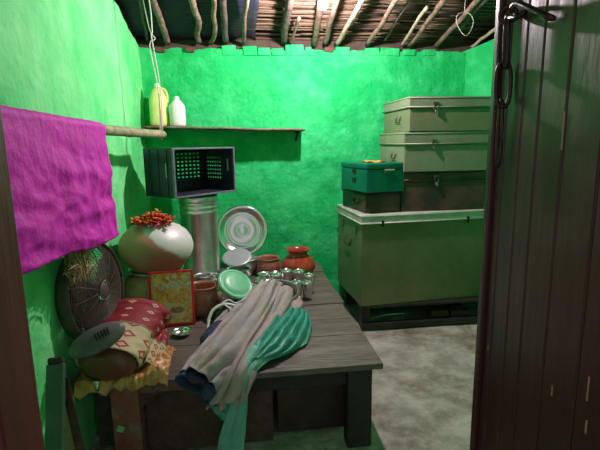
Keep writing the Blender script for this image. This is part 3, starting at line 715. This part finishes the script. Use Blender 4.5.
# ---------------------------------------------------------------- picture with red frame
def picmat():
    M = bpy.data.materials.new('devotional_print'); M.use_nodes = True
    N = M.node_tree.nodes; L = M.node_tree.links; b = N['Principled BSDF']; b.inputs['Roughness'].default_value = .3
    tc = N.new('ShaderNodeTexCoord'); v = N.new('ShaderNodeTexVoronoi'); v.inputs['Scale'].default_value = 42; L.new(tc.outputs['Object'], v.inputs[0])
    n = N.new('ShaderNodeTexNoise'); n.inputs['Scale'].default_value = 26; L.new(tc.outputs['Object'], n.inputs[0])
    mx = N.new('ShaderNodeMix'); mx.data_type = 'RGBA'; mx.inputs[0].default_value = .5; L.new(v.outputs['Color'], mx.inputs[6]); L.new(n.outputs['Color'], mx.inputs[7])
    sp = N.new('ShaderNodeSeparateColor'); L.new(mx.outputs[2], sp.inputs[0])
    r = N.new('ShaderNodeValToRGB'); L.new(sp.outputs[0], r.inputs[0])
    for p_, c_ in ((.2, (.75, .10, .04)), (.36, (.95, .45, .08)), (.5, (1.0, .62, .18)), (.62, (.9, .66, .45)), (.8, (.35, .30, .18))):
        e = r.color_ramp.elements.new(p_); e.color = (*c_, 1)
    r.color_ramp.elements[0].color = (.8, .04, .02, 1); r.color_ramp.elements[-1].color = (.7, .5, .3, 1)
    L.new(r.outputs[0], b.inputs['Base Color']); return M
bl_, br_ = at(150.5, 328, Z=TZ), at(195.5, 324, Z=TZ)
tl_ = at(147.5, 278, Y=2.66)
pw = (br_-bl_).length; ph = .325; pa = atan2(br_.y-bl_.y, br_.x-bl_.x)
pf = thing('framed_picture', bl_, pa, 'red framed devotional print leaning on the lower brown pot', 'picture')
tiltR = Rx(-.20)
def pb(c, s): return MB().box(tiltR @ Vector(c), s, tiltR)
fw_ = .014
mb = MB()
for (c, s) in (((pw/2, .006, fw_/2), (pw, .014, fw_)), ((pw/2, .006, ph-fw_/2), (pw, .014, fw_)), ((fw_/2, .006, ph/2), (fw_, .014, ph)), ((pw-fw_/2, .006, ph/2), (fw_, .014, ph))):
    mb.box(tiltR @ Vector(c), s, tiltR)
mb.build('frame', mat('red_frame_paint', (.95, .012, .02), .35), pf, smooth=False, bevel=.002)
pb((pw/2, .008, ph/2), (pw-.02, .006, ph-.02)).build('print', picmat(), pf, smooth=False)
# generic seated figures: flat shapes of the print
fig = MB(); 
def disc(mb, x, z, rx, rz, y=.0035, n=20):
    i0 = len(mb.v); mb.v.append(tiltR @ Vector((x, y, z)))
    for k in range(n): mb.v.append(tiltR @ Vector((x+rx*cos(2*pi*k/n), y, z+rz*sin(2*pi*k/n))))
    for k in range(n): mb.f.append([i0, i0+1+k, i0+1+(k+1) % n])
for x in (.27, .52, .76):
    fig = MB(); disc(fig, pw*x, ph*.55, .030, .045, .0045)
    fig.build('printed_robe', mat('print_robe', (1.0, .58, .10), .4, 0, (.9, .2, .08), 30), pf, smooth=False)
for x in (.27, .52, .76):
    fig = MB(); disc(fig, pw*x, ph*.72, .017, .022, .004)
    fig.build('printed_head', mat('print_skin', (.9, .6, .45), .4, 0, (.45, .3, .25), 40), pf, smooth=False)
fig = MB(); disc(fig, pw*.6, ph*.28, .045, .018, .004); disc(fig, pw*.35, ph*.2, .03, .012, .004)
fig.build('printed_plinth', mat('print_plinth', (.35, .04, .04), .4, 0, (.55, .4, .2), 50), pf, smooth=False)
# little steel bowl before the picture
pot(181.5, 329, .052, .026, 2.44, M_STEEL, 'oil_lamp_dish', 'small dark steel dish in front of the framed picture', 'dish', shape='bowl')

# ================================================================ FAN
FC = at(93, 291, Y=2.17)
nrm = Vector((.965, -.22, .08)).normalized()
fan = thing('table_fan', (FC.x, FC.y, .60), 0, 'dusty brown table fan with a round wire guard', 'fan')
FR = nrm.to_track_quat('Z', 'Y').to_matrix()
oc = Vector((0, 0, FC.z-.60))
def fp(r, w, z): return oc + FR @ Vector((r*cos(w), r*sin(w), z))
GR = .232
def circ(mb, r, z, tr, n=56): mb.tube([fp(r, 2*pi*k/n, z) for k in range(n)], tr, 6, closed=True)
def dome(r): return .055*sqrt(max(0, 1-(r/GR)**2))+.004
mb = MB()
for k in range(22): r = .055+k*(GR-.06)/22; circ(mb, r, dome(r), .0021)
for k in range(16):
    w = 2*pi*k/16; mb.tube([fp(r, w, dome(r)) for r in (.05, .1, .15, .19, .22, GR)], .0022, 5)
mb.build('front_guard', M_FANBR, fan)
mb = MB()
for k in range(10): r = .07+k*(GR-.07)/10; circ(mb, r, -dome(r)-.01, .0016)
for k in range(16):
    w = 2*pi*(k+.5)/16; mb.tube([fp(r, w, -dome(r)-.01) for r in (.05, .1, .15, .19, .22, GR)], .0022, 5)
mb.build('rear_guard', M_FANBR, fan)
mb = MB(); n = 56
mb.grid(lambda u, v: fp(GR+.003*sin(pi*v), 2*pi*u, -.032+.064*v), n, 3); mb.build('guard_band', M_FANBR, fan, solid=.004)
mb = MB().lathe([(0, .006), (.025, .006), (.036, .002), (.040, -.004), (.036, -.008)], c=oc+FR @ Vector((0, 0, dome(.04)+.002)), rot=FR, seg=32).build('guard_badge', M_FANBR, fan)
mb = MB(); circ(mb, .043, dome(.043)+.004, .004); mb.build('badge_ring', M_FANGR, fan)
for k in range(3):
    w0 = 2*pi*k/3+.55
    def bf(u, v): 
        r = .03+.17*u; w = w0+(v-.5)*(.7+.55*sin(pi*min(1, u*1.05)))*(1.0 if u < .9 else .9)
        return fp(r, w, .012*(v-.5)*4*(.4+u)-.004)
    MB().grid(bf, 10, 8).build('blade', M_FANBR, fan, solid=.002)
MB().lathe([(0, .03), (.028, .026), (.034, .012), (.034, -.02), (0, -.02)], c=oc, rot=FR, seg=28).build('hub', M_FANBR, fan)
MB().lathe([(.0, -.20), (.03, -.20), (.052, -.18), (.058, -.14), (.058, -.085), (.046, -.07), (0, -.068)], c=oc+FR @ Vector((0, 0, .045)), rot=FR, seg=28).build('motor_housing', M_FANGR, fan)
back = oc + FR @ Vector((0, 0, -.075))
bs = at(98, 340, Y=1.90) - Vector((FC.x, FC.y, .60))
MB().tube(smooth_path([back, back+Vector((-.0, 0, -.10)), back+Vector((.0, -.05, -.2)), bs+Vector((-.01, .05, -.01))], 10), [.026, .024, .02, .018, .018, .018, .018, .02, .022, .024], 10).build('neck', M_FANBR, fan)
# tilted almond shaped base with a control panel
q_ = Vector((.0, -.70, .7)).normalized()
BR = Vector((0, 0, 1)).rotation_difference(q_).to_matrix() @ Rz(.50)
MB().lathe([(0, -.012), (.10, -.012), (.118, -.002), (.118, .012), (.105, .022), (.06, .030), (0, .032)], c=bs, rot=BR, seg=40, squash=(1.0, .50)).build('base', M_FANGR, fan)
mb = MB()
for k in range(5): mb.box(bs + BR @ Vector((.0+k*.013, 0, .0335)), (.006, .034, .004), BR)
mb.build('control_key', M_BLKPL, fan, smooth=False)

# dry straw stuck behind the fan
rnd = random.Random(5); mb = MB()
c0 = at(72, 262, Y=1.95)
for i in range(110):
    a = c0 + Vector((rnd.uniform(-.012, .05), rnd.uniform(-.05, .10), rnd.uniform(-.10, .02)))
    th = rnd.uniform(-1, 1); d = Vector((.02*rnd.uniform(-1, 1), .11*th, rnd.uniform(.02, .14)))
    mb.tube(smooth_path([a, a+d*.5+Vector((rnd.uniform(-.01, .01), 0, .01)), a+d+Vector((.01, rnd.uniform(-.03, .03), -.02*rnd.random()))], 6), .0022, 4)
tag(mb.build('dry_grass', M_STRAW), 'tangle of dry straw between the fan and the left wall', 'straw', kind='stuff')

# ================================================================ WRAPPED VESSEL AND PATTERNED CLOTH
def patmat(name, axis_lo, axis_hi):
    """crimson with small cream diamonds above, cream with red rosettes below, split along local V (uv.y)"""
    M = bpy.data.materials.new(name); M.use_nodes = True
    N = M.node_tree.nodes; L = M.node_tree.links; b = N['Principled BSDF']; b.inputs['Roughness'].default_value = .7
    uv = N.new('ShaderNodeUVMap'); sp = N.new('ShaderNodeSeparateXYZ'); L.new(uv.outputs[0], sp.inputs[0])
    def mth(op, a, bb, c=None):
        n = N.new('ShaderNodeMath'); n.operation = op
        for i, q in enumerate((a, bb, c)):
            if q is None: continue
            if isinstance(q, (int, float)): n.inputs[i].default_value = q
            else: L.new(q, n.inputs[i])
        return n.outputs[0]
    def cells(su, sv, thr, dist='d'):
        fu = mth('ABSOLUTE', mth('SUBTRACT', mth('FRACT', mth('MULTIPLY', sp.outputs[0], su), None), .5), None)
        fv = mth('ABSOLUTE', mth('SUBTRACT', mth('FRACT', mth('MULTIPLY', sp.outputs[1], sv), None), .5), None)
        return mth('ADD', fu, fv)
    d1 = cells(5, 7, .2); dia = mth('LESS_THAN', d1, .20); dia_in = mth('LESS_THAN', d1, .07)
    def mix(f, a, c):
        x = N.new('ShaderNodeMix'); x.data_type = 'RGBA'; L.new(f, x.inputs[0])
        for i, q in ((6, a), (7, c)):
            if isinstance(q, tuple): x.inputs[i].default_value = (*q, 1)
            else: L.new(q, x.inputs[i])
        return x.outputs[2]
    red = (.30, .012, .030); cream = (.58, .48, .28); dk = (.12, .05, .03)
    top = mix(dia_in, mix(dia, red, (.62, .42, .32)), red)
    d2 = cells(4, 5, .2)
    bot = mix(mth('LESS_THAN', d2, .17), mix(mth('LESS_THAN', d2, .34), cream, (.36, .03, .04)), (.6, .45, .3))
    band = mth('GREATER_THAN', sp.outputs[1], axis_lo)
    c = mix(band, bot, top)
    edge = mth('LESS_THAN', mth('ABSOLUTE', mth('SUBTRACT', sp.outputs[1], axis_lo), None), .018)
    c = mix(edge, c, (.20, .17, .08))
    L.new(c, b.inputs['Base Color']); return M
def set_uv(o, nu, nv):
    me = o.data; ul = me.uv_layers.new(name='UVMap')
    for l in me.loops:
        i = l.vertex_index; ul.data[l.index].uv = ((i//(nv+1))/nu, (i % (nv+1))/nv)
# vessel lying on its side, axis from mouth (front) to the back
VA = at(105, 377, Y=1.915); VA.z = TZ+.094; VB = Vector((VA.x+.055, VA.y+.34, TZ+.165))
ax = (VB-VA).normalized(); VR = ax.to_track_quat('Z', 'Y').to_matrix()
VL = (VB-VA).length
ves = thing('lying_vessel', (VA.x, VA.y, TZ), 0, 'round brown vessel lying on its side, wrapped in red and cream cloth', 'vessel')
o0 = Vector((0, 0, VA.z-TZ))
MB().lathe([(0, -.018), (.06, -.014), (.10, 0), (.125, .03), (.132, .08), (.132, VL*.7), (.10, VL), (0, VL)], c=o0, rot=VR, seg=44, squash=(1.0, .66)).build('vessel_body', M_VESSEL, ves)
kb = at(97, 384, Y=VA.y-.045) - Vector((VA.x, VA.y, TZ))
MB().tube([kb+Vector((0, .03, .0)), kb, kb+Vector((0, 0, -.03))], .008, 8).build('tap', M_STEEL, ves)
MB().lathe([(0, -.006), (.014, -.004), (.014, .004), (0, .006)], c=kb+Vector((0, -.002, .012)), seg=16).build('tap_knob', M_STEEL, ves)
# wrap cloth over its upper side
WC = patmat('crimson_and_cream_print', .50, 1)
def wrap(u, v):
    s = .045+(VL+.03)*v; w = pi*(-.10+1.2*u)
    rr = .137+.010*N3(u*5, v*5, 3)+.005*N3(u*14, v*11)+.010*(v > .9)
    rr *= 1+.16*max(0, v-.42)
    q = o0 + VR @ Vector((rr*cos(w)*1.03, rr*sin(w)*.68, s-.02*sin(u*pi)))
    q.z = max(q.z, .012)
    return q
# orient so that u sweeps over the top
tst = VR @ Vector((0, 1, 0))
if tst.z < 0: VR2 = VR @ Rz(pi)
else: VR2 = VR
VR = VR2
o = MB().grid(wrap, 44, 40).build('patterned_wrap', WC, ves, solid=.004); set_uv(o, 44, 40)
# second fold of the printed cloth falling at the right of the vessel
WC2 = patmat('crimson_and_cream_print_fold', .62, 1)
S = [[at(150, 327, Y=2.30), at(168, 330, Y=2.30)], [at(146, 338, Y=2.18), at(167, 345, Y=2.16)], [at(140, 352, Y=2.08), at(163, 358, Y=2.08)], [at(134, 366, Y=2.02), at(160, 368, Y=2.01)]]
def fold2(u, v):
    a = cr([s[0] for s in S], 1-v); b = cr([s[1] for s in S], 1-v); p = a.lerp(b, u)
    p = p + Vector((0, -.02*sin(pi*u), .028*sin(pi*u)+.010*sin(u*14+v*3)+.008*N3(u*5, v*7)))
    p.z = max(p.z, TZ+.006); return p
o = MB().grid(fold2, 30, 40).build('printed_cloth', WC2, solid=.005); set_uv(o, 30, 40)
tag(o, 'loose red and cream printed cloth end right of the wrapped vessel', 'cloth')
# crumpled satin under everything
def satin(u, v):
    # u left-right, v from back to over the front edge
    x = -.765 + .40*u; y = 2.20 - .285*v - .018*N3(u*3, 5)
    z = TZ+.010 + .040*abs(N3(u*6+v*2, v*4, 2)) + .02*abs(N3(u*15, v*9, 8)) + .05*max(0, 1-((u-.86)/.20)**2)*(1-abs(v-.5)*1.2)
    if v > .90: z -= .06*(v-.90)/.10*(.6+.5*N3(u*8, 1))
    return (x, y, z)
tag(MB().grid(satin, 90, 60).build('satin_cloth', M_SATIN, solid=.003), 'crumpled gold and cream satin cloth on the left front table corner', 'cloth')

# ================================================================ CLOTHES HEAP
def sheet(stations, nu, nv, folds, amp, seed, name, m_, parent=None, solid=.004, floor=None, sharp=1.0):
    """stations: list along the length, each a list of points across the width"""
    def fn(u, v):
        row = [cr([Vector(s[k]) for s in stations], u) for k in range(len(stations[0]))]
        p = cr(row, v)
        du = cr([Vector(s[len(s)//2]) for s in stations], min(1, u+.02)) - cr([Vector(s[len(s)//2]) for s in stations], max(0, u-.02))
        dv_ = row[-1]-row[0]
        n = dv_.cross(du); 
        if n.length < 1e-6: n = Vector((0, 0, 1))
        n.normalize()
        if n.z < -.05 or (abs(n.z) <= .05 and n.y > 0): n = -n
        ph = v*folds*2*pi + 3.2*N3(u*2.6, v*2.4, seed)+.8*sin(u*3+seed)
        f_ = abs(sin(ph/2))**.8
        h = amp*(f_*1.5-.4)*(.55+.45*N3(u*3, v*3, seed+9)+.25) + amp*.5*N3(u*9, v*9, seed+3)
        p = p + n*h
        if floor is not None and p.y > 1.94 and p.z < TZ+floor and p.x < .645: p.z = TZ+floor+.002*N3(u*30, v*30)
        return p
    return MB().grid(fn, nu, nv).build(name, m_, parent, solid=solid)
gm = thing('trousers', (0, 0, 0), 0, 'grey mauve trousers in long folds across the table front', 'trousers')
def Q(x, y, Y): return tuple(at(x, y, Y=Y))
# main leg: from the waist at the top down to the open hem at the left front
sheet([[Q(251, 291, 2.74), Q(262, 284, 2.74), Q(276, 283, 2.76), Q(288, 300, 2.74)],
       [Q(231, 312, 2.52), Q(246, 303, 2.50), Q(266, 305, 2.50), Q(278, 324, 2.48)],
       [Q(209, 338, 2.28), Q(226, 328, 2.26), Q(246, 332, 2.24), Q(262, 352, 2.20)],
       [Q(190, 360, 2.08), Q(206, 350, 2.04), Q(225, 357, 2.00), Q(243, 378, 1.98)],
       [Q(177, 377, 1.95), Q(190, 369, 1.92), Q(206, 378, 1.90), Q(217, 393, 1.90)]], 90, 110, 4, .028, 3, 'leg', M_GARM, gm, floor=.006)
# second leg, pinker, falling over the front edge
sheet([[Q(272, 283, 2.78), Q(284, 286, 2.80), Q(296, 296, 2.80), Q(303, 306, 2.78)],
       [Q(258, 312, 2.48), Q(270, 310, 2.50), Q(285, 318, 2.52), Q(294, 326, 2.52)],
       [Q(240, 345, 2.14), Q(252, 340, 2.16), Q(264, 345, 2.18), Q(272, 356, 2.18)],
       [Q(225, 375, 1.95), Q(236, 368, 1.94), Q(250, 372, 1.94), Q(256, 378, 1.94)],
       [Q(212, 397, 1.90), Q(225, 392, 1.89), Q(240, 394, 1.89), Q(247, 396, 1.89)],
       [Q(206, 409, 1.895), Q(222, 411, 1.89), Q(238, 408, 1.89), Q(244, 406, 1.89)]], 90, 110, 3, .026, 8, 'leg', M_GARMP, gm, floor=.006)
# hem openings
c = at(191, 383, Y=1.915); 
HR = (Vector((-.75, -.5, -.45)).normalized()).to_track_quat('Z', 'Y').to_matrix()
pts = [at(191+15*cos(w)+3*sin(w), 384+8.5*sin(w)+3.5*cos(w), Y=1.90) for w in [2*pi*k/28 for k in range(28)]]
MB().tube(pts, .004, 7, closed=True).build('hem', M_NAVY, gm)
mb = MB(); mb.v += [p+Vector((.02, .035, .006)) for p in pts] + [at(193, 384, Y=1.96)]
mb.v += pts
for k in range(28): mb.f.append([k, (k+1) % 28, 28]); mb.f.append([29+k, 29+(k+1) % 28, (k+1) % 28, k])
mb.build('lining', M_NAVY, gm)
sheet([[Q(203, 383, 1.93), Q(212, 386, 1.92), Q(220, 392, 1.92)], [Q(201, 395, 1.90), Q(211, 396, 1.89), Q(219, 399, 1.90)], [Q(204, 404, 1.90), Q(212, 404, 1.89), Q(218, 405, 1.90)]], 20, 24, 2, .012, 2, 'lining', M_NAVY, gm)
# waist rim at the top, an upright open loop
w_pts = [at(273+25*cos(w)-2*sin(w), 293+13*sin(w)-2*cos(w), Y=2.77-.05*sin(w)) for w in [pi+(2*pi*.62)*k/30 for k in range(31)]]
def waist(u, v):
    p = cr(w_pts, u); return p + Vector((.004*N3(u*9, v*3), 0, -.055*v)) + Vector((0, .015*v, 0))
MB().grid(waist, 50, 8).build('waistband', M_GARM, gm, solid=.006)
# pale straps and navy cloth left of the heap
stp = thing('strap_bundle', (0, 0, 0), 0, 'pale straps lying left of the grey trousers', 'straps')
for i, P in enumerate(([(208, 322, 2.40), (213, 310, 2.46), (224, 304, 2.50), (236, 306, 2.50), (246, 312, 2.46)],
          [(224, 304, 2.49), (232, 312, 2.45), (226, 322, 2.40), (216, 330, 2.34)],
          [(246, 298, 2.58), (236, 303, 2.54), (228, 300, 2.54), (219, 306, 2.50)],
          [(209, 320, 2.40), (208, 330, 2.34), (213, 336, 2.30), (222, 330, 2.32), (238, 318, 2.40)])):
    MB().tube(smooth_path([Q(*p) for p in P], 22), .008+.003*(i == 0), 8, flat=.5).build('strap', M_LIDGREY, stp)
sheet([[Q(228, 308, 2.50), Q(240, 302, 2.54), Q(254, 300, 2.60)], [Q(214, 322, 2.38), Q(228, 318, 2.42), Q(240, 318, 2.45)], [Q(205, 338, 2.30), Q(216, 336, 2.30), Q(228, 334, 2.30)]], 30, 30, 3, .012, 12, 'bag_cloth', M_GARM, stp, floor=.012)
nv = sheet([[Q(214, 322, 2.36), Q(224, 322, 2.36), Q(232, 324, 2.36)], [Q(203, 334, 2.31), Q(216, 334, 2.28), Q(224, 336, 2.26)], [Q(200, 345, 2.27), Q(210, 346, 2.22), Q(220, 342, 2.2)]], 24, 24, 2, .014, 5, 'navy_cloth', M_NAVY, floor=.004)
tag(nv, 'dark navy cloth bunched on the table left of the trousers', 'cloth')
# teal cloth: lump, then strip falling over the edge
tc_ = thing('teal_cloth', (0, 0, 0), 0, 'teal satin cloth heaped right of the trousers and falling over the table edge', 'cloth')
sheet([[Q(284, 312, 2.62), Q(295, 309, 2.62), Q(305, 312, 2.60), Q(309, 318, 2.56)],
       [Q(270, 322, 2.42), Q(288, 318, 2.40), Q(302, 322, 2.40), Q(311, 331, 2.40)],
       [Q(258, 338, 2.22), Q(278, 332, 2.20), Q(296, 338, 2.20), Q(308, 345, 2.24)],
       [Q(248, 350, 2.08), Q(265, 346, 2.06), Q(284, 351, 2.08), Q(300, 353, 2.18)],
       [Q(243, 360, 2.00), Q(254, 357, 1.99), Q(264, 358, 2.02), Q(276, 360, 2.08)]], 100, 110, 6, .020, 21, 'cloth_heap', M_TEALC, tc_, floor=.012)
sheet([[Q(250, 345, 2.09), Q(262, 350, 2.04), Q(272, 359, 2.02)],
       [Q(243, 362, 1.96), Q(250, 366, 1.95), Q(257, 371, 1.95)],
       [Q(238, 382, 1.905), Q(244, 384, 1.90), Q(249, 386, 1.905)],
       [Q(228, 410, 1.90), Q(238, 410, 1.89), Q(247, 410, 1.90)],
       [Q(220, 435, 1.90), Q(233, 436, 1.89), Q(245, 435, 1.90)],
       [Q(216, 458, 1.90), Q(230, 459, 1.89), Q(243, 458, 1.90)]], 60, 30, 2, .010, 31, 'hanging_end', mat('teal_spotted_cotton', (.13, .42, .34), .7, 0, (.22, .50, .42), 10, col3=(.55, .6, .52), scale3=20, mix3=(.62, .68)), tc_)
sheet([[Q(208, 402, 1.91), Q(222, 404, 1.90), Q(236, 404, 1.91)], [Q(214, 412, 1.91), Q(226, 414, 1.905), Q(236, 413, 1.91)], [Q(222, 420, 1.91), Q(228, 420, 1.90), Q(236, 419, 1.91)]], 16, 20, 2, .006, 41, 'cloth_corner', M_TEALC, tc_)
